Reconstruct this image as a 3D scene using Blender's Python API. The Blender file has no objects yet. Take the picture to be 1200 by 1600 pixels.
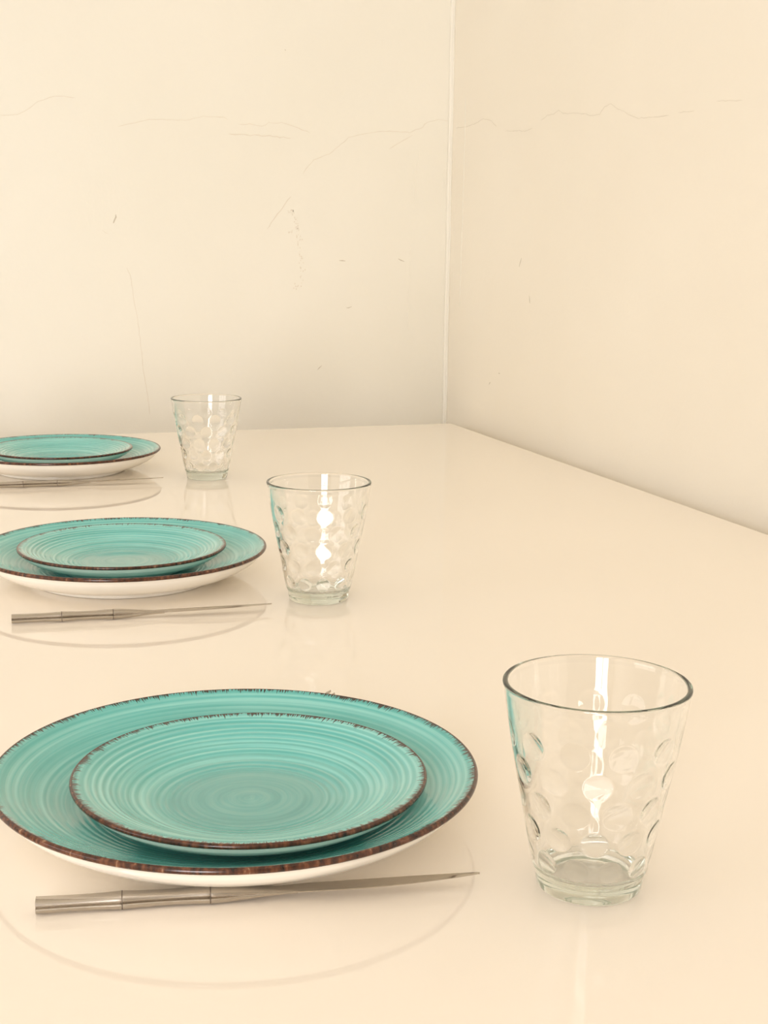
import bpy, bmesh, math, random
from mathutils import Matrix, Vector
PI = math.pi
random.seed(7)
S = bpy.context.scene
C = S.collection

# ------------------------------------------------------------------ camera
TOP = 0.75                                   # height of the table top
a, pitch, roll = 0.32883, 0.19338, 0.01334   # yaw to the right of the room axis, pitch down, roll
cam_d = bpy.data.cameras.new('camera')
cam = bpy.data.objects.new('camera', cam_d)
C.objects.link(cam)
cam_d.sensor_fit = 'VERTICAL'
cam_d.sensor_height = 36.0
cam_d.sensor_width = 27.0
cam_d.lens = 2221.71 / 1600 * 36.0
cam_d.clip_start = 0.02
r0 = Vector((math.cos(a), -math.sin(a), 0))
f0 = Vector((math.sin(a), math.cos(a), 0))
fw = f0 * math.cos(pitch) + Vector((0, 0, -math.sin(pitch)))
u0 = f0 * math.sin(pitch) + Vector((0, 0, math.cos(pitch)))
rt = r0 * math.cos(roll) + u0 * math.sin(roll)
up = u0 * math.cos(roll) - r0 * math.sin(roll)
M = Matrix((rt, up, -fw)).transposed().to_4x4()
M.translation = Vector((-0.90471, -2.29372, TOP + 0.32322))
cam.matrix_world = M
S.camera = cam

# ------------------------------------------------------------------ world, light, exposure
S.view_settings.view_transform = 'Standard'
S.view_settings.look = 'None'
S.view_settings.gamma = 1.0
S.view_settings.use_curve_mapping = False
S.view_settings.exposure = -0.25
w = bpy.data.worlds.new('daylight')
S.world = w
w.use_nodes = True
w.node_tree.nodes['Background'].inputs[0].default_value = (1.0, 0.93, 0.80, 1)
w.node_tree.nodes['Background'].inputs[1].default_value = 1.0
S.cycles.max_bounces = 48
S.cycles.diffuse_bounces = 10
S.cycles.glossy_bounces = 32
S.cycles.transmission_bounces = 48
S.cycles.sample_clamp_indirect = 12.0
S.cycles.blur_glossy = 0.3
S.cycles.use_denoising = True

XL, XR, YR, YB, H = -3.90, 0.0275, -4.60, 0.1000, 2.65   # inner faces of the room
# window openings: rear wall (y = YR) and left wall (x = XL)
W1 = (-3.25, -1.95, 0.05, 2.25)     # x0, x1, z0, z1
W2 = (-2.60, -0.70, 0.85, 2.30)     # y0, y1, z0, z1


def area(name, loc, rot, sx, sy, power, col):
    d = bpy.data.lights.new(name, 'AREA')
    d.shape = 'RECTANGLE'
    d.size, d.size_y = sx, sy
    d.energy = power
    d.color = col
    o = bpy.data.objects.new(name, d)
    o.location = loc
    o.rotation_euler = rot
    C.objects.link(o)
    return o


DAY = (1.0, 0.95, 0.955)
area('daylight_rear_window', ((W1[0] + W1[1]) / 2, YR - 0.16, (W1[2] + W1[3]) / 2), (PI / 2, 0, 0), 1.3, 2.2, 178, DAY)
area('daylight_left_window', (XL - 0.16, (W2[0] + W2[1]) / 2, (W2[2] + W2[3]) / 2), (PI / 2, 0, -PI / 2), 1.9, 1.45, 24, DAY)

# ------------------------------------------------------------------ helpers


def obj(name, bm, mats, parent=None, smooth=True, loc=None):
    me = bpy.data.meshes.new(name)
    bm.normal_update()
    bm.to_mesh(me)
    bm.free()
    for m in (mats if isinstance(mats, (list, tuple)) else [mats]):
        me.materials.append(m)
    if smooth:
        for p in me.polygons:
            p.use_smooth = True
    o = bpy.data.objects.new(name, me)
    C.objects.link(o)
    if parent:
        o.parent = parent
    if loc:
        o.location = loc
    return o


def tag(o, label, cat, group=None):
    o['label'] = label
    o['category'] = cat
    if group:
        o['group'] = group
    return o


def thing(name, label, cat, loc, rz=0.0, group=None):
    o = bpy.data.objects.new(name, None)
    o.empty_display_size = 0.05
    C.objects.link(o)
    o.location = loc
    o.rotation_euler = (0, 0, rz)
    return tag(o, label, cat, group)


def copy_thing(src, label, loc, rz):
    r = src.copy()
    C.objects.link(r)
    r.location = loc
    r.rotation_euler = (0, 0, rz)
    r['label'] = label
    for ch in src.children:
        c = ch.copy()
        C.objects.link(c)
        c.parent = r
        for g in ch.children:
            d = g.copy()
            C.objects.link(d)
            d.parent = c
    return r


def box(bm, x0, x1, y0, y1, z0, z1, bevel=0.0):
    vs = [bm.verts.new((x, y, z)) for x in (x0, x1) for y in (y0, y1) for z in (z0, z1)]
    fs = [bm.faces.new([vs[i] for i in q]) for q in
          ((0, 1, 3, 2), (4, 6, 7, 5), (0, 4, 5, 1), (2, 3, 7, 6), (0, 2, 6, 4), (1, 5, 7, 3))]
    if bevel:
        es = list({e for f in fs for e in f.edges})
        bmesh.ops.bevel(bm, geom=es, offset=bevel, segments=3, affect='EDGES', profile=0.6)


def bxo(name, x0, x1, y0, y1, z0, z1, mat, parent=None, bevel=0.0):
    bm = bmesh.new()
    box(bm, x0, x1, y0, y1, z0, z1, bevel)
    return obj(name, bm, mat, parent, smooth=False)


def lathe(bm, prof, n, mat_of=None, closed=False):
    """Revolve (r, z) points about z; a point with r == 0 becomes a pole."""
    rings = []
    for r, z in prof:
        if r < 1e-7:
            rings.append([bm.verts.new((0, 0, z))])
        else:
            rings.append([bm.verts.new((r * math.cos(2 * PI * k / n), r * math.sin(2 * PI * k / n), z)) for k in range(n)])
    m = len(rings)
    for i in range(m if closed else m - 1):
        A, B = rings[i], rings[(i + 1) % m]
        for k in range(n):
            k2 = (k + 1) % n
            if len(A) == 1 and len(B) == 1:
                continue
            if len(A) == 1:
                f = bm.faces.new((A[0], B[k2], B[k]))
            elif len(B) == 1:
                f = bm.faces.new((A[k], A[k2], B[0]))
            else:
                f = bm.faces.new((A[k], A[k2], B[k2], B[k]))
            if mat_of:
                f.material_index = mat_of(i)
    bmesh.ops.recalc_face_normals(bm, faces=bm.faces)
    return rings


def spline(pts, sub):
    """Catmull-Rom through 2-D points."""
    out = []
    P = [pts[0]] + list(pts) + [pts[-1]]
    for i in range(1, len(P) - 2):
        p0, p1, p2, p3 = P[i - 1], P[i], P[i + 1], P[i + 2]
        for s in range(sub):
            t = s / sub
            out.append(tuple(0.5 * (2 * p1[j] + (p2[j] - p0[j]) * t + (2 * p0[j] - 5 * p1[j] + 4 * p2[j] - p3[j]) * t * t
                                    + (3 * p1[j] - p0[j] - 3 * p2[j] + p3[j]) * t ** 3) for j in range(2)))
    out.append(tuple(pts[-1]))
    return out


def loft(bm, sections, cap=True):
    rings = [[bm.verts.new(p) for p in s] for s in sections]
    n = len(rings[0])
    for A, B in zip(rings, rings[1:]):
        for k in range(n):
            bm.faces.new((A[k], A[(k + 1) % n], B[(k + 1) % n], B[k]))
    if cap:
        for r_ in (rings[0], rings[-1]):
            for e in bm.faces.new(r_).edges:
                e.smooth = False
    bmesh.ops.recalc_face_normals(bm, faces=bm.faces)


# ------------------------------------------------------------------ materials


def mat(name, col, rough=0.5, **kw):
    m = bpy.data.materials.new(name)
    m.use_nodes = True
    b = m.node_tree.nodes['Principled BSDF']
    b.inputs['Base Color'].default_value = (*col, 1)
    b.inputs['Roughness'].default_value = rough
    for k, v in kw.items():
        b.inputs[k].default_value = v
    return m


class NT:
    """Small node-graph writer."""
    def __init__(self, m):
        self.m, self.t = m, m.node_tree
        self.b = self.t.nodes['Principled BSDF']

    def put(self, sock, v):
        if isinstance(v, bpy.types.NodeSocket):
            self.t.links.new(v, sock)
        elif v is not None:
            sock.default_value = v

    def math(self, op, x, y=None, clamp=False):
        n = self.t.nodes.new('ShaderNodeMath')
        n.operation = op
        n.use_clamp = clamp
        self.put(n.inputs[0], x)
        self.put(n.inputs[1], y)
        return n.outputs[0]

    def objco(self):
        return self.t.nodes.new('ShaderNodeTexCoord').outputs['Object']

    def sep(self, v):
        n = self.t.nodes.new('ShaderNodeSeparateXYZ')
        self.put(n.inputs[0], v)
        return n.outputs

    def comb(self, x, y, z):
        n = self.t.nodes.new('ShaderNodeCombineXYZ')
        for i, v in enumerate((x, y, z)):
            self.put(n.inputs[i], v)
        return n.outputs[0]

    def noise(self, v, scale, detail=2.0, rough=0.5):
        n = self.t.nodes.new('ShaderNodeTexNoise')
        self.put(n.inputs['Vector'], v)
        n.inputs['Scale'].default_value = scale
        n.inputs['Detail'].default_value = detail
        n.inputs['Roughness'].default_value = rough
        return n.outputs['Fac']

    def ramp(self, fac, stops):
        n = self.t.nodes.new('ShaderNodeValToRGB')
        self.put(n.inputs[0], fac)
        el = n.color_ramp.elements
        while len(el) < len(stops):
            el.new(0.5)
        for e, (p, c) in zip(el, stops):
            e.position = p
            e.color = (*c, 1)
        return n.outputs[0]

    def mix(self, fac, c1, c2):
        n = self.t.nodes.new('ShaderNodeMix')
        n.data_type = 'RGBA'
        self.put(n.inputs[0], fac)
        self.put(n.inputs[6], c1)
        self.put(n.inputs[7], c2)
        return n.outputs[2]

    def bump(self, h, dist, strength=1.0):
        n = self.t.nodes.new('ShaderNodeBump')
        n.inputs['Distance'].default_value = dist
        n.inputs['Strength'].default_value = strength
        self.put(n.inputs['Height'], h)
        self.t.links.new(n.outputs[0], self.b.inputs['Normal'])

    def color(self, v):
        self.put(self.b.inputs['Base Color'], v)


def wall_material(name, c1, c2):
    m = mat(name, c1, 0.75)
    g = NT(m)
    co = g.objco()
    big = g.noise(co, 2.2, 3)
    g.color(g.ramp(big, [(0.35, c1), (0.65, c2)]))
    fine = g.noise(co, 90, 4, 0.6)
    mid = g.noise(co, 9, 2)
    g.bump(g.math('ADD', fine, g.math('MULTIPLY', mid, 2.5)), 0.0006, 0.5)
    return m


def plate_material(name, R, stripe_tint, cols):
    """Turquoise glaze: concentric brush strokes, rim-zone stripes of paint and tinted-in ridge highlights, brown ticks at the edge."""
    m = mat(name, (0.1, 0.5, 0.5), 0.10)
    m.node_tree.nodes['Principled BSDF'].inputs['Coat Weight'].default_value = 0.3
    m.node_tree.nodes['Principled BSDF'].inputs['Coat Roughness'].default_value = 0.04
    g = NT(m)
    x, y, z = g.sep(g.objco())
    r = g.math('SQRT', g.math('ADD', g.math('MULTIPLY', x, x), g.math('MULTIPLY', y, y)))
    rs = g.math('MAXIMUM', r, 0.0005)
    cx, cy = g.math('DIVIDE', x, rs), g.math('DIVIDE', y, rs)
    # fine strokes: very long along the angle, narrow along the radius
    fine = g.noise(g.comb(g.math('MULTIPLY', r, 560.0), g.math('MULTIPLY', cx, 0.55), g.math('MULTIPLY', cy, 0.55)), 1.0, 2.0, 0.6)
    wide = g.noise(g.comb(g.math('MULTIPLY', r, 150.0), g.math('MULTIPLY', cx, 0.4), g.math('MULTIPLY', cy, 0.4)), 1.0, 1.0)
    cloud = g.noise(g.comb(g.math('MULTIPLY', x, 9.0), g.math('MULTIPLY', y, 9.0), 3.0), 1.0, 2.0)
    t = g.math('ADD', g.math('ADD', g.math('MULTIPLY', fine, 0.45), g.math('MULTIPLY', wide, 0.45)), g.math('MULTIPLY', cloud, 0.25))
    ph = g.math('ADD', g.math('MULTIPLY', r, 2 * PI / 0.0036), g.math('MULTIPLY', wide, 7.0))
    stripe = g.math('MULTIPLY', g.math('SINE', ph), stripe_tint)  # paint stripes, with the light and dark of the ridges tinted in
    t_rim = g.math('ADD', t, stripe)
    band = g.math('MULTIPLY', g.math('SUBTRACT', r, R * 0.40), 5.0 / R, True)
    base = g.mix(band, g.ramp(t, [(0.40, cols[0]), (0.56, cols[1]), (0.74, cols[2])]),
                 g.ramp(t_rim, [(0.36, cols[3]), (0.56, cols[4]), (0.76, cols[5])]))
    # ticks
    edge = g.math('DIVIDE', g.math('SUBTRACT', R - 0.0016, r), 0.0042)      # 0 at the edge, 1 inside
    th = g.noise(g.comb(g.math('MULTIPLY', cx, 200.0 * R / 0.135), g.math('MULTIPLY', cy, 200.0 * R / 0.135), g.math('MULTIPLY', r, 60.0)), 1.0, 1.0)
    th2 = g.noise(g.comb(g.math('MULTIPLY', cx, 9.0), g.math('MULTIPLY', cy, 9.0), 0.0), 1.0, 1.0)
    lim = g.math('ADD', g.math('MULTIPLY', edge, 0.34), g.math('SUBTRACT', 0.55, g.math('MULTIPLY', th2, 0.42)))
    k = g.math('MULTIPLY', g.math('SUBTRACT', th, lim), 12.0, True)
    g.color(g.mix(k, base, (0.030, 0.016, 0.010, 1)))
    return m


TEAL = ((0.080, 0.355, 0.345), (0.110, 0.420, 0.410), (0.155, 0.47, 0.455),      # middle of the plate
        (0.070, 0.390, 0.370), (0.13, 0.500, 0.480), (0.27, 0.66, 0.63))     # rim zone
M_wall_b = wall_material('back wall plaster', (0.755, 0.735, 0.655), (0.775, 0.755, 0.68))
M_wall_r = wall_material('right wall plaster', (0.79, 0.745, 0.65), (0.81, 0.77, 0.68))
M_wall_o = mat('painted plaster', (0.50, 0.475, 0.42), 0.8)
M_ceil = mat('ceiling paint', (0.84, 0.82, 0.76), 0.8)
M_floor = mat('pale floor', (0.30, 0.20, 0.12), 0.4)
gf = NT(M_floor)
gx, gy, gz = gf.sep(gf.objco())
gf.color(gf.ramp(gf.noise(gf.comb(gf.math('MULTIPLY', gx, 14.0), gf.math('MULTIPLY', gy, 1.2), 0.0), 1.0, 4),
                 [(0.3, (0.33, 0.28, 0.22)), (0.7, (0.42, 0.37, 0.30))]))
M_crack = mat('hairline crack', (0.695, 0.65, 0.56), 0.9)
M_scuff = mat('scuff mark', (0.52, 0.475, 0.39), 0.9)
M_frame = mat('white window frame', (0.75, 0.73, 0.68), 0.4)
M_table = mat('cream lacquer table', (0.94, 0.88, 0.795), 0.025)
M_white = mat('white glaze', (0.88, 0.86, 0.80), 0.12)
M_dinner = plate_material('dinner plate glaze', 0.135, 0.05, TEAL)
M_side = plate_material('side plate glaze', 0.0977, 0.09, TEAL[:3] + ((0.09, 0.42, 0.395), (0.16, 0.54, 0.52), (0.30, 0.69, 0.66)))
M_rim = mat('brown rim glaze', (0.10, 0.04, 0.02), 0.18)
gr = NT(M_rim)
rx, ry, rz_ = gr.sep(gr.objco())
rn = gr.noise(gr.comb(gr.math('MULTIPLY', rx, 330.0), gr.math('MULTIPLY', ry, 330.0), gr.math('MULTIPLY', rz_, 90.0)), 1.0, 2.0)
gr.color(gr.ramp(rn, [(0.30, (0.018, 0.008, 0.005)), (0.52, (0.075, 0.024, 0.011)), (0.68, (0.16, 0.06, 0.028)), (0.80, (0.40, 0.26, 0.15))]))
M_steel = mat('brushed steel', (0.51, 0.465, 0.405), 0.14, Metallic=1.0)
M_satin = mat('satin steel handle', (0.51, 0.465, 0.405), 0.24, Metallic=1.0)
M_joint = mat('darkened groove metal', (0.20, 0.17, 0.14), 0.45, Metallic=0.8)
M_glass = mat('clear green tinted glass', (1, 1, 1), 0.0)
tg = M_glass.node_tree
tg.nodes.remove(tg.nodes['Principled BSDF'])
gb = tg.nodes.new('ShaderNodeBsdfGlass')
gb.inputs['IOR'].default_value = 1.5
gb.inputs['Roughness'].default_value = 0.0
gb.inputs['Color'].default_value = (1.0, 1.0, 1.0, 1)
va = tg.nodes.new('ShaderNodeVolumeAbsorption')
va.inputs['Color'].default_value = (0.50, 0.595, 0.49, 1)
va.inputs['Density'].default_value = 12.0
out = tg.nodes['Material Output']
tg.links.new(gb.outputs[0], out.inputs['Surface'])
tg.links.new(va.outputs[0], out.inputs['Volume'])

# ------------------------------------------------------------------ the room
T = 0.12


def struct(o):
    o['kind'] = 'structure'
    return o


wall_back = struct(bxo('wall_back', XL - T, XR + T, YB, YB + T, 0, H, M_wall_b))
wall_right = struct(bxo('wall_right', XR, XR + T, YR - T, YB, 0, H, M_wall_r))
struct(bxo('floor', XL - T, XR + T, YR - T, YB + T, -0.1, 0, M_floor))
struct(bxo('ceiling', XL - T, XR + T, YR - T, YB + T, H, H + 0.1, M_ceil))
bm = bmesh.new()
box(bm, XL, W1[0], YR - T, YR, 0, H)
box(bm, W1[1], XR, YR - T, YR, 0, H)
box(bm, W1[0], W1[1], YR - T, YR, 0, W1[2])
box(bm, W1[0], W1[1], YR - T, YR, W1[3], H)
struct(obj('wall_rear', bm, M_wall_o, smooth=False))
bm = bmesh.new()
box(bm, XL - T, XL, YR - T, W2[0], 0, H)
box(bm, XL - T, XL, W2[1], YB, 0, H)
box(bm, XL - T, XL, W2[0], W2[1], 0, W2[2])
box(bm, XL - T, XL, W2[0], W2[1], W2[3], H)
struct(obj('wall_left', bm, M_wall_o, smooth=False))


def bars(x0, x1, z0, z1, nx, nz):
    out = [(x0, x0 + 0.05, z0, z1), (x1 - 0.05, x1, z0, z1), (x0 + 0.05, x1 - 0.05, z0, z0 + 0.05), (x0 + 0.05, x1 - 0.05, z1 - 0.05, z1)]
    for i in range(1, nx):
        c = x0 + (x1 - x0) * i / nx
        out.append((c - 0.03, c + 0.03, z0 + 0.05, z1 - 0.05))
    for i in range(1, nz):
        c = z0 + (z1 - z0) * i / nz
        out.append((x0 + 0.05, x1 - 0.05, c - 0.015, c + 0.015))
    return out


bm = bmesh.new()
for x0, x1, z0, z1 in bars(*W1, 2, 2):
    box(bm, x0, x1, YR - 0.09, YR - 0.04, z0, z1)
struct(obj('window_1', bm, M_frame, smooth=False))
bm = bmesh.new()
for y0, y1, z0, z1 in bars(*W2, 3, 1):
    box(bm, XL - 0.09, XL - 0.04, y0, y1, z0, z1)
struct(obj('window_2', bm, M_frame, smooth=False))

# rounded bead of filler down the corner between the two walls
bm = bmesh.new()
prof = []
RB = 0.0068
for k in range(9):
    t = PI / 2 * k / 8
    prof.append((XR - RB + RB * math.sin(t) * 0.55, YB - RB + RB * math.cos(t) * 0.55))
prof += [(XR + 0.001, YB - RB), (XR + 0.001, YB + 0.001), (XR - RB, YB + 0.001)]
secs = []
for i in range(41):
    z = H * i / 40
    wob = 0.0008 * math.sin(i * 1.7) + 0.0005 * math.sin(i * 3.1 + 1)
    secs.append([(px + (wob if j < 9 else 0), py, z) for j, (px, py) in enumerate(prof)])
loft(bm, secs)
struct(obj('trim_1', bm, M_wall_b))

BACK = {
    'c1': [(-0.7367, 1.2485), (-0.7091, 1.2505), (-0.692, 1.2599), (-0.6768, 1.2723), (-0.6566, 1.28), (-0.6366, 1.2818), (-0.6186, 1.2796)],
    'c2': [(-0.5524, 1.2374), (-0.5306, 1.2432), (-0.5024, 1.2502), (-0.473, 1.2513), (-0.436, 1.2517), (-0.4307, 1.2539), (-0.4114, 1.2587), (-0.3771, 1.2589), (-0.3707, 1.2551)],
    'c3': [(-0.3534, 1.2485), (-0.3338, 1.2492), (-0.3119, 1.2469), (-0.3008, 1.2525), (-0.2788, 1.2533), (-0.2621, 1.2497), (-0.2285, 1.2383)],
    's1': [(-0.3698, 1.2325), (-0.3393, 1.2315), (-0.3064, 1.2315), (-0.2621, 1.2288)],
    'c4': [(-0.2418, 1.1705), (-0.2351, 1.1812), (-0.2227, 1.1943), (-0.1945, 1.2057), (-0.1605, 1.2332), (-0.1318, 1.2405), (-0.1088, 1.2445), (-0.0739, 1.2468), (-0.0504, 1.2454), (-0.027, 1.2548), (-0.0189, 1.2637), (0.0024, 1.2688), (0.0263, 1.2675)],
    'c5': [(-0.0874, 1.2163), (-0.0677, 1.2288), (-0.0444, 1.2413)],
    's2': [(-0.3046, 1.078), (-0.2901, 1.0973), (-0.2733, 1.1189), (-0.262, 1.1329)],
    'c6': [(-0.5811, 1.0722), (-0.5709, 1.0662)],
    'c7': [(-0.5428, 1.0126), (-0.5358, 0.9948), (-0.5313, 0.9581), (-0.5266, 0.9263), (-0.5221, 0.8838), (-0.5177, 0.8354), (-0.5119, 0.7975), (-0.5093, 0.767)],
    'sm': [(-0.2643, 1.1106), (-0.2586, 1.1042), (-0.2541, 1.0926), (-0.2519, 1.0851), (-0.2496, 1.0744), (-0.2473, 1.0605), (-0.2473, 1.0421), (-0.245, 1.0281), (-0.2426, 1.014), (-0.2438, 1.0032), (-0.2437, 0.9792)],
    'sm2': [(-0.2609, 1.0807), (-0.2654, 1.0699)],
    'sm3': [(-0.2517, 0.9901), (-0.2551, 0.9749)],
    'd1': [(-0.2732, 1.3719), (-0.2721, 1.3699)],
    'd2': [(-0.5632, 1.0838), (-0.561, 1.09), (-0.5587, 1.0982)],
    'd3': [(-0.1626, 0.945), (-0.1521, 0.9472)],
    'd4': [(-0.1761, 1.0264), (-0.1645, 1.0254)],
    'd5': [(-0.0681, 1.0304), (-0.0561, 1.025)],
    'd6': [(-0.2144, 0.8376), (-0.2063, 0.8453)],
    'rib1': [(-0.0321, 1.2159), (-0.0396, 1.1723), (-0.0409, 1.1123)],
    'rib2': [(-0.0458, 1.0516), (-0.0457, 0.9793), (-0.0467, 0.9006)],
    'rib3': [(0.0151, 1.1846), (0.0135, 1.1462)],
}
RIGHT = {
    'r1': [(0.0809, 1.2545), (0.0275, 1.2532), (-0.0151, 1.2567), (-0.0426, 1.2611), (-0.0781, 1.2556), (-0.1001, 1.2451)],
    'r2': [(-0.137, 1.2359), (-0.1624, 1.2343), (-0.1871, 1.2338), (-0.2116, 1.2314), (-0.2398, 1.2344)],
    'r3': [(-0.2691, 1.2438), (-0.2912, 1.2497), (-0.3133, 1.2499), (-0.3303, 1.2541), (-0.3459, 1.2476), (-0.3671, 1.247), (-0.3982, 1.2447), (-0.4185, 1.2424), (-0.4387, 1.2384), (-0.4619, 1.2385), (-0.4762, 1.2485), (-0.4948, 1.2504), (-0.5139, 1.2423), (-0.5416, 1.2345), (-0.5688, 1.226), (-0.6113, 1.2247), (-0.652, 1.2242)],
    'r4': [(-0.6754, 1.2256), (-0.7135, 1.2251)],
    'r5': [(-0.7635, 1.2325), (-0.8186, 1.2288)],
    'e1': [(-0.1365, 0.8501), (-0.1418, 0.8496)],
    'e2': [(-0.0975, 0.8271), (-0.1026, 0.8319)],
    'e3': [(-0.2057, 1.0244), (-0.2144, 1.0385)],
    'e4': [(-0.248, 0.9813), (-0.2513, 0.9696)],
    'rib5': [(0.0366, 1.3043), (0.0381, 1.1452), (0.0436, 0.9484)],
}


def mark(name, wall, pts, width, material, proud, to3d):
    """A mark on the plaster: a thin flattened bead that follows pts (u, z) on the wall."""
    P = []
    for (u0_, z0_), (u1_, z1_) in zip(pts, pts[1:]):
        n = max(2, int(math.hypot(u1_ - u0_, z1_ - z0_) / 0.006))
        for i in range(n):
            t = i / n
            P.append((u0_ + (u1_ - u0_) * t, z0_ + (z1_ - z0_) * t))
    P.append(pts[-1])
    J = [(u + random.uniform(-1, 1) * width * 0.5, z + random.uniform(-1, 1) * width * 0.5) if 0 < i < len(P) - 1 else (u, z) for i, (u, z) in enumerate(P)]
    secs = []
    for i, (u, z) in enumerate(J):
        q0, q1 = J[max(i - 1, 0)], J[min(i + 1, len(J) - 1)]
        du, dz = q1[0] - q0[0], q1[1] - q0[1]
        L = math.hypot(du, dz) or 1
        nu, nz = -dz / L, du / L
        e = min(i, len(J) - 1 - i)
        hw = width * 0.5 * (0.25 if e == 0 else random.uniform(0.6, 1.15))
        secs.append([to3d(u + nu * hw, z + nz * hw, -0.0005), to3d(u + nu * hw * 0.6, z + nz * hw * 0.6, proud),
                     to3d(u - nu * hw * 0.6, z - nz * hw * 0.6, proud), to3d(u - nu * hw, z - nz * hw, -0.0005)])
    bm = bmesh.new()
    loft(bm, secs)
    return obj(name, bm, material, wall, smooth=False)


def scar(wall, pts, to3d):
    """Speckled rough patch: many small chips along a path."""
    bm = bmesh.new()
    ln = sum(math.hypot(q[0] - p[0], q[1] - p[1]) for p, q in zip(pts, pts[1:]))
    for _ in range(int(ln * 520)):
        k = random.randrange(len(pts) - 1)
        s = random.random()
        u = pts[k][0] + (pts[k + 1][0] - pts[k][0]) * s + random.gauss(0, 0.0028)
        z = pts[k][1] + (pts[k + 1][1] - pts[k][1]) * s
        r = random.uniform(0.0005, 0.0016)
        n = 7
        R_ = [(r * random.uniform(0.6, 1.3), 2 * PI * i / n) for i in range(n)]
        low = [bm.verts.new(to3d(u + q * math.cos(th), z + 1.6 * q * math.sin(th), -0.0004)) for q, th in R_]
        top = [bm.verts.new(to3d(u + 0.6 * q * math.cos(th), z + q * math.sin(th), 0.0003)) for q, th in R_]
        for i in range(n):
            bm.faces.new((low[i], low[(i + 1) % n], top[(i + 1) % n], top[i]))
        bm.faces.new(top)
    bmesh.ops.recalc_face_normals(bm, faces=bm.faces)
    obj('plaster_scar', bm, M_crack, wall, smooth=False)


on_back = lambda u, z, d: (u, YB - d, z)
on_right = lambda u, z, d: (XR - d, u, z)
for walls, table_, f3 in ((wall_back, BACK, on_back), (wall_right, RIGHT, on_right)):
    for key, pts in table_.items():
        if key.startswith('rib'):
            mark('plaster_ridge', walls, pts, 0.0026, M_wall_b, 0.0004, f3)
        elif key[0] in 'de':
            mark('scuff_mark', walls, pts, 0.0032 if key == 'd2' else 0.0024, M_scuff, 0.0003, f3)
        elif key.startswith('sm'):
            scar(walls, pts, f3)
        elif key.startswith('s'):
            mark('plaster_scratch', walls, pts, 0.0024, M_crack, 0.0003, f3)
        else:
            mark('plaster_crack', walls, pts, 0.0014, M_crack, 0.0003, f3)

# ------------------------------------------------------------------ the table
TX0, TY0 = -0.96, -2.15
table = thing('dining_table', 'long glossy cream lacquered dining table set against the corner walls', 'table', (-0.48, -1.075, 0))
bm = bmesh.new()
box(bm, -0.48, 0.48, -1.075, 1.075, TOP - 0.022, TOP, 0.0012)
obj('tabletop', bm, M_table, table, smooth=False)
for lx in (-0.42, 0.42):
    for ly in (-1.0, 1.0):
        bxo('leg', lx - 0.03, lx + 0.03, ly - 0.03, ly + 0.03, 0, TOP - 0.0215, M_table, table, 0.004)

# ------------------------------------------------------------------ plates


def lip(R, zc, rr, n=14, start=-0.02, stop=0.92):
    """Round lip of the plate from the top face over the edge to the underside."""
    c = R - rr
    return [(c + rr * math.cos(PI * (0.5 - t)), zc + rr * math.sin(PI * (0.5 - t))) for t in
            [start + (stop - start) * i / n for i in range(n + 1)]]


def plate(name, label, cat, loc, rz, group, R, top, under, zc, rr, glaze, foot, ridge):
    t = thing(name, label, cat, loc, rz, group)
    L = lip(R, zc, rr)
    prof_top = spline(top + [(L[0][0], L[0][1] - 0.0001)], 26)
    prof_top = [(r, z + ridge * math.sin(2 * PI * r / 0.0047 + 1.5 * math.sin(r * 160)) * min(1, max(0, (r - 0.36 * R) / (0.12 * R))) * min(1, max(0, (R - 0.004 - r) / 0.006)))
                for r, z in prof_top]
    prof_bot = spline([(L[-1][0], L[-1][1] + 0.0001)] + under, 8)
    prof = prof_top + prof_bot
    nt = len(prof_top)
    bm = bmesh.new()
    lathe(bm, prof, 192, lambda i: 0 if i < nt else 1)
    obj('plate_body', bm, [glaze, M_white], t)
    bm = bmesh.new()
    c = R - rr
    inner = [(c + (rr - 0.0012) * math.cos(PI * (0.5 - s)), zc + (rr - 0.0012) * math.sin(PI * (0.5 - s))) for s in (0.92, 0.45, -0.02)]
    lathe(bm, L + inner, 192, closed=True)
    obj('rim', bm, M_rim, t)['label'] = 'dark brown painted rim'
    if foot:
        bm = bmesh.new()
        lathe(bm, foot, 160, closed=True)
        obj('foot_ring', bm, M_white, t)
    return t


d_top = [(0, 0.0088), (0.03, 0.0086), (0.055, 0.0085), (0.068, 0.0088), (0.080, 0.0108), (0.095, 0.0150), (0.110, 0.0204), (0.122, 0.0256), (0.129, 0.0290)]
d_under = [(0.1316, 0.0252), (0.1285, 0.0214), (0.1235, 0.0172), (0.1155, 0.0124), (0.106, 0.0084), (0.097, 0.0058), (0.089, 0.0048), (0.083, 0.0045), (0.076, 0.0040), (0.04, 0.0040), (0, 0.0040)]
d_foot = [(0.0880, 0.0056), (0.0868, 0.0022), (0.0862, 0.0006), (0.0852, 0.0), (0.0838, 0.0), (0.0828, 0.0008), (0.0818, 0.0048)]
s_top = [(0, 0.0064), (0.02, 0.0062), (0.038, 0.0062), (0.047, 0.0068), (0.058, 0.0092), (0.070, 0.0132), (0.080, 0.0170), (0.088, 0.0200), (0.0925, 0.0216)]
s_under = [(0.0950, 0.0180), (0.0918, 0.0150), (0.084, 0.0104), (0.074, 0.0072), (0.067, 0.0040), (0.061, 0.0020), (0.0585, 0.0004), (0.0572, 0.0), (0.0555, 0.0), (0.0545, 0.0018), (0.03, 0.0024), (0, 0.0024)]

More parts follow.
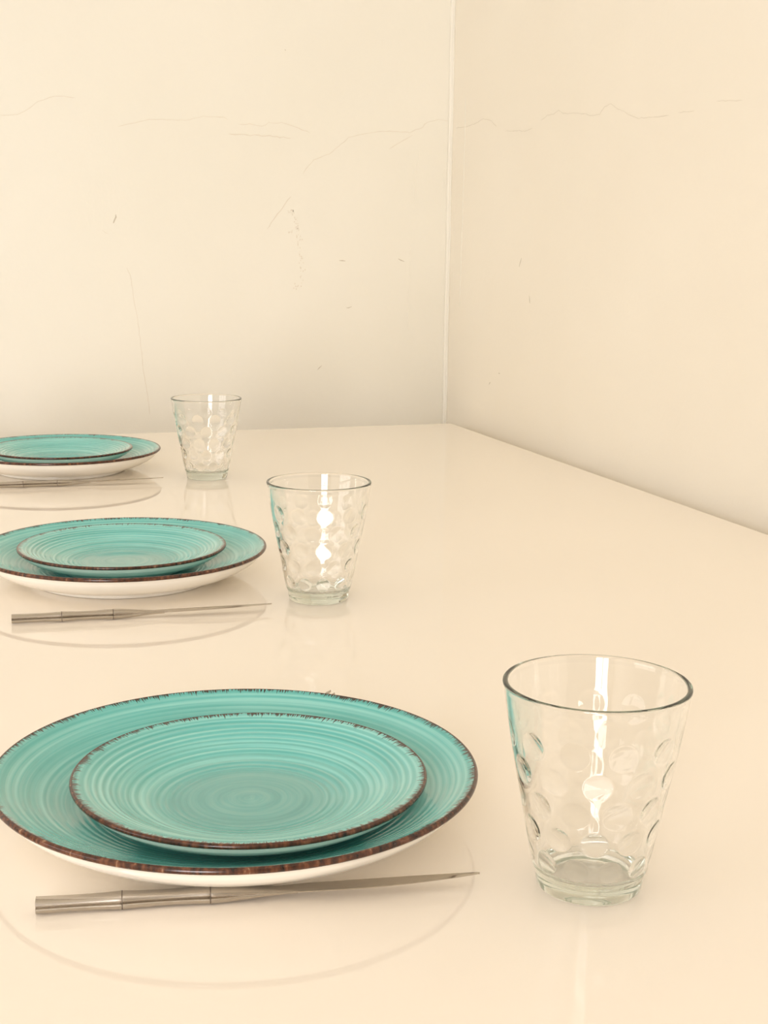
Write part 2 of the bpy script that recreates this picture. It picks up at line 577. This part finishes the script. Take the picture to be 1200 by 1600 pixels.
BIG = [(-0.73758, -1.55412), (-0.7136, -0.97116), (-0.70355, -0.3343)]
SML = [(-0.73311, -1.56798), (-0.71386, -0.96859), (-0.70376, -0.33125)]
DL = ['large turquoise dinner plate with brown rim nearest the camera, under a smaller plate',
      'large turquoise dinner plate with brown rim at the middle setting, under a smaller plate',
      'large turquoise dinner plate with brown rim at the farthest setting, near the back wall']
SL = ['small turquoise plate with brown rim lying on the dinner plate nearest the camera',
      'small turquoise plate with brown rim lying on the middle dinner plate',
      'small turquoise plate with brown rim lying on the farthest dinner plate by the back wall']
ANG = [0.4, 2.3, 4.1]
d0 = plate('dinner_plate', DL[0], 'plate', (*BIG[0], TOP + 0.0003), ANG[0], 'turquoise dinner plates', 0.135, d_top, d_under, 0.0288, 0.0018, M_dinner, d_foot, 0.00007)
s0 = plate('side_plate', SL[0], 'plate', (*SML[0], TOP + 0.0092), ANG[1], 'small turquoise plates', 0.0977, s_top, s_under, 0.0209, 0.0015, M_side, None, 0.00020)
for i in (1, 2):
    copy_thing(d0, DL[i], (*BIG[i], TOP + 0.0003), ANG[i])
    copy_thing(s0, SL[i], (*SML[i], TOP + 0.0092), ANG[(i + 1) % 3])

# ------------------------------------------------------------------ tumblers
GH = 0.1073


def tumbler_mesh():
    n = 400
    outer = spline([(0.0292, 0.0124), (0.0311, 0.021), (0.0343, 0.038), (0.0386, 0.0600), (0.0421, 0.0784), (0.0449, 0.0963), (0.0459, 0.1030)], 24)
    prof = [(0.0, 0.0022), (0.010, 0.0020), (0.018, 0.0012), (0.0225, 0.0003), (0.0244, 0.0), (0.0257, 0.0003), (0.0265, 0.0013), (0.0271, 0.0046),
            (0.0275, 0.0080), (0.0279, 0.0090), (0.0284, 0.0098), (0.0288, 0.0110)] + outer
    prof += [(0.04645, 0.1052), (0.04660, 0.1061), (0.04650, 0.1067), (0.04615, 0.10715), (0.0456, 0.1073), (0.0449, 0.10725), (0.0442, 0.1069), (0.0438, 0.1062), (0.0436, 0.1050)]
    lo = len(prof)
    prof += spline([(0.0426, 0.0975), (0.0396, 0.0784), (0.0361, 0.0600), (0.0318, 0.0380), (0.0286, 0.0220), (0.0274, 0.0160), (0.0268, 0.0134)], 26)
    hi = len(prof)
    prof += [(0.0260, 0.0119), (0.0245, 0.0110), (0.0210, 0.0103), (0.0120, 0.0100), (0.0, 0.0100)]
    dims = []
    for row, z in enumerate((0.0822, 0.0664, 0.0506, 0.0350, 0.0193)):
        R = (0.0073, 0.0074, 0.0073, 0.0068, 0.0060)[row]
        for k in range(11):
            dims.append((2 * PI * (k + 0.5 * (row % 2)) / 11, z, R))
    bm = bmesh.new()
    rings = lathe(bm, prof, n)
    slope = 0.22
    for i in range(lo, hi):
        r, z = prof[i]
        near = [d for d in dims if abs(d[1] - z) < d[2]]
        if not near:
            continue
        for v in rings[i]:
            th = math.atan2(v.co.y, v.co.x)
            s = 0.0
            for t0, z0, R in near:
                dt = (th - t0 + PI) % (2 * PI) - PI
                t = math.hypot(r * dt, z - z0) / R
                if t < 1:
                    s = max(s, 0.0008 * (1 - t * t) * min(1.0, 0.4 + (1 - t) / 0.10))
            if s:
                v.co.x -= s * math.cos(th)
                v.co.y -= s * math.sin(th)
                v.co.z += s * slope      # each lens bulges into the glass, the outside stays smooth
    return bm


GL = [(-0.58643, -1.69054), (-0.55883, -1.1007), (-0.52465, -0.44641)]
GLAB = ['clear dimpled glass tumbler nearest the camera, at the right of the photo',
        'clear dimpled glass tumbler beside the middle pair of turquoise plates',
        'clear dimpled glass tumbler beside the farthest plates, closest to the back wall']
g0 = obj('drinking_glass', tumbler_mesh(), M_glass, loc=(*GL[0], TOP + 0.0003))
tag(g0, GLAB[0], 'glass', 'dimpled tumblers')
GA = []
for i, off in enumerate((4.0 + 180 / 11, 8.0, 16.0)):
    dx, dy = -0.90471 - GL[i][0], -2.29372 - GL[i][1]
    GA.append(math.atan2(dy, dx) + math.radians(off))
g0.rotation_euler.z = GA[0]
for i in (1, 2):
    g = g0.copy()
    C.objects.link(g)
    g.location = (*GL[i], TOP + 0.0003)
    g.rotation_euler.z = GA[i]
    g['label'] = GLAB[i]

# ------------------------------------------------------------------ cutlery


def handle_mesh(nodes, end, taper):
    """Bamboo-shaped handle along +x: two lobes with a groove between, swelling towards each joint."""
    marks_ = [0.0] + nodes + [end]
    xs = set()
    for p, q in zip(marks_, marks_[1:]):
        for i in range(17):
            xs.add(round(p + (q - p) * i / 16, 6))
    for nd in nodes:
        for e in (-0.0012, -0.0007, -0.0003, 0.0003, 0.0007, 0.0012):
            xs.add(round(nd + e, 6))
    xs |= {0.0004, 0.0010}
    secs = []
    for x in sorted(xs):
        seg = max(i for i in range(len(marks_) - 1) if x >= marks_[i] - 1e-9)
        p, q = marks_[seg], marks_[seg + 1]
        t = (x - p) / (q - p)
        s = 0.88 + 0.14 * (2 * t - 1) ** 2 if seg < len(marks_) - 2 else 1.0
        if seg == 0 and t < 0.5:
            s = 0.88 + 0.06 * (2 * t - 1) ** 2
        for nd in nodes:
            dd = abs(x - nd)
            if dd < 0.0012:
                s *= 1 - 0.015 * (1 - dd / 0.0012)
        wy, hz, zc = 0.0046 * s, 0.0040 * s, 0.0042
        groove = 0.44
        if seg == len(marks_) - 2:
            k = t * t * (3 - 2 * t)
            wy = wy * (1 - k) + taper[0] * k
            hz = hz * (1 - k) + taper[1] * k
            zc = zc * (1 - k) + taper[2] * k
            groove *= max(0.0, 1 - 1.6 * t)
        ring = []
        for j in range(200):
            ph = 2 * PI * j / 200
            c_, s_ = math.cos(ph), math.sin(ph)
            ex = 0.75
            py = wy * math.copysign(abs(c_) ** ex, c_)
            pz = hz * math.copysign(abs(s_) ** ex, s_)
            gv = 1 - groove * math.exp(-((pz / hz - 0.10) / 0.15) ** 2)
            ring.append((x, py * gv, zc + pz))
        secs.append(ring)
    bm = bmesh.new()
    loft(bm, secs)
    return bm


def blade_mesh():
    secs = []
    x0, x1 = 0.117, 0.2187
    n = 44
    for i in range(n + 1):
        t = i / n
        x = x0 + (x1 - x0) * t
        far = 0.0030 + 0.0014 * min(1, t * 6) - 0.0030 * t ** 2        # nearly straight back
        near = -(0.0026 + 0.0040 * math.sin(min(1, t / 0.42) * PI / 2) * 1.0) * (1 - max(0, (t - 0.42) / 0.58) ** 2.1)
        if t > 0.97:
            e = math.sqrt(max(0.0, 1 - ((t - 0.97) / 0.03) ** 2))
            mid = (far + near) / 2
            far, near = mid + (far - mid) * max(e, 0.35), mid + (near - mid) * max(e, 0.35)
        th = 0.0011 * (1 - 0.5 * t)
        zc = 0.0042 + 0.0022 * t
        tilt = 0.10 * min(1, t * 4)
        ring = []
        for yy, hh in ((near, 0.25), (near * 0.6 + far * 0.4, 0.9), (near * 0.25 + far * 0.75, 1.0), (far, 0.9)):
            ring.append((x, yy, zc - tilt * yy + th * hh))
        for yy, hh in ((far, 0.9), (near * 0.25 + far * 0.75, 1.0), (near * 0.6 + far * 0.4, 0.9), (near, 0.25)):
            ring.append((x, yy, zc - tilt * yy - th * hh))
        secs.append(ring)
    bm = bmesh.new()
    loft(bm, secs)
    return bm


def joint_mesh(x):
    """Dark line in the groove round the handle."""
    secs = []
    for dx in (-0.0003, 0.0003):
        ring = []
        for j in range(120):
            ph = 2 * PI * j / 120
            c_, s_ = math.cos(ph), math.sin(ph)
            py = 0.00470 * math.copysign(abs(c_) ** 0.75, c_)
            pz = 0.00408 * math.copysign(abs(s_) ** 0.75, s_)
            ring.append((x + dx, py * (1 - 0.44 * math.exp(-((pz / 0.004 - 0.10) / 0.15) ** 2)), 0.0042 + pz))
        secs.append(ring)
    bm = bmesh.new()
    loft(bm, secs)
    return bm


def heading(p, q):
    return math.atan2(q[1] - p[1], q[0] - p[0])


KN = [((-0.856, -1.6411), (-0.6403, -1.6764)), ((-0.8277, -1.1121), (-0.6125, -1.1315)), ((-0.8055, -0.4590), (-0.5863, -0.4690))]
KL = ['steel table knife with bamboo-shaped handle lying in front of the plates nearest the camera',
      'steel table knife with bamboo-shaped handle lying in front of the middle plates',
      'steel table knife lying in front of the farthest plates, its handle cut by the frame']
k0 = thing('table_knife', KL[0], 'knife', (*KN[0][0], TOP + 0.0003), heading(*KN[0]), 'bamboo-handled knives')
obj('handle', handle_mesh([0.0408, 0.0832], 0.126, (0.0036, 0.0011, 0.0042)), M_satin, k0)
obj('blade', blade_mesh(), M_steel, k0, smooth=False)
for nd in (0.0408, 0.0832):
    obj('joint', joint_mesh(nd), M_joint, k0)
for i in (1, 2):
    copy_thing(k0, KL[i], (*KN[i][0], TOP + 0.0003), heading(*KN[i]))

# fork beyond the nearest plate: only the tips of its tines rise above the plate rim
FR = math.radians(9)
FL = 0.196
fx, fy = -0.634, -1.4050
fk = thing('dinner_fork', 'steel fork almost hidden behind the nearest plates, only its tine tips showing', 'fork',
           (fx - FL * math.cos(FR), fy - FL * math.sin(FR), TOP + 0.0003), FR)
obj('handle', handle_mesh([0.0408, 0.0832], 0.120, (0.0030, 0.0012, 0.0042)), M_satin, fk)
for nd in (0.0408, 0.0832):
    obj('joint', joint_mesh(nd), M_joint, fk)


def fork_z(t):       # t = 0 neck, 1 tine tips
    return 0.0042 - 0.0026 * math.sin(min(1, t / 0.55) * PI / 2) + 0.0118 * max(0, (t - 0.45) / 0.55) ** 2


def strip(bm, fn, n=20):
    secs = []
    for i in range(n + 1):
        x, y, z, hw, hh = fn(i / n)
        secs.append([(x, y - hw, z - hh * 0.5), (x, y - hw * 0.6, z - hh), (x, y + hw * 0.6, z - hh), (x, y + hw, z - hh * 0.5),
                     (x, y + hw, z + hh * 0.5), (x, y + hw * 0.6, z + hh), (x, y - hw * 0.6, z + hh), (x, y - hw, z + hh * 0.5)])
    loft(bm, secs)


bm = bmesh.new()
HX = 0.116
HLn = FL - HX


def palm(t):
    tt = t * 0.44
    k = min(1.0, max(0.0, (t - 0.25) / 0.55))
    return (HX + HLn * tt, 0, fork_z(tt), 0.0030 + 0.0092 * k * k * (3 - 2 * k), 0.0011)


strip(bm, palm)
obj('fork_head', bm, M_steel, fk)
for k in range(4):
    yk = (k - 1.5) * 0.0066
    bm = bmesh.new()
    strip(bm, lambda t: (HX + HLn * (0.42 + 0.58 * t), yk * (1 - 0.06 * t), fork_z(0.42 + 0.58 * t), 0.0021 * (1 - 0.35 * t) * (0.55 if t > 0.97 else 1), 0.0010 * (1 - 0.3 * t)))
    obj('tine', bm, M_steel, fk)
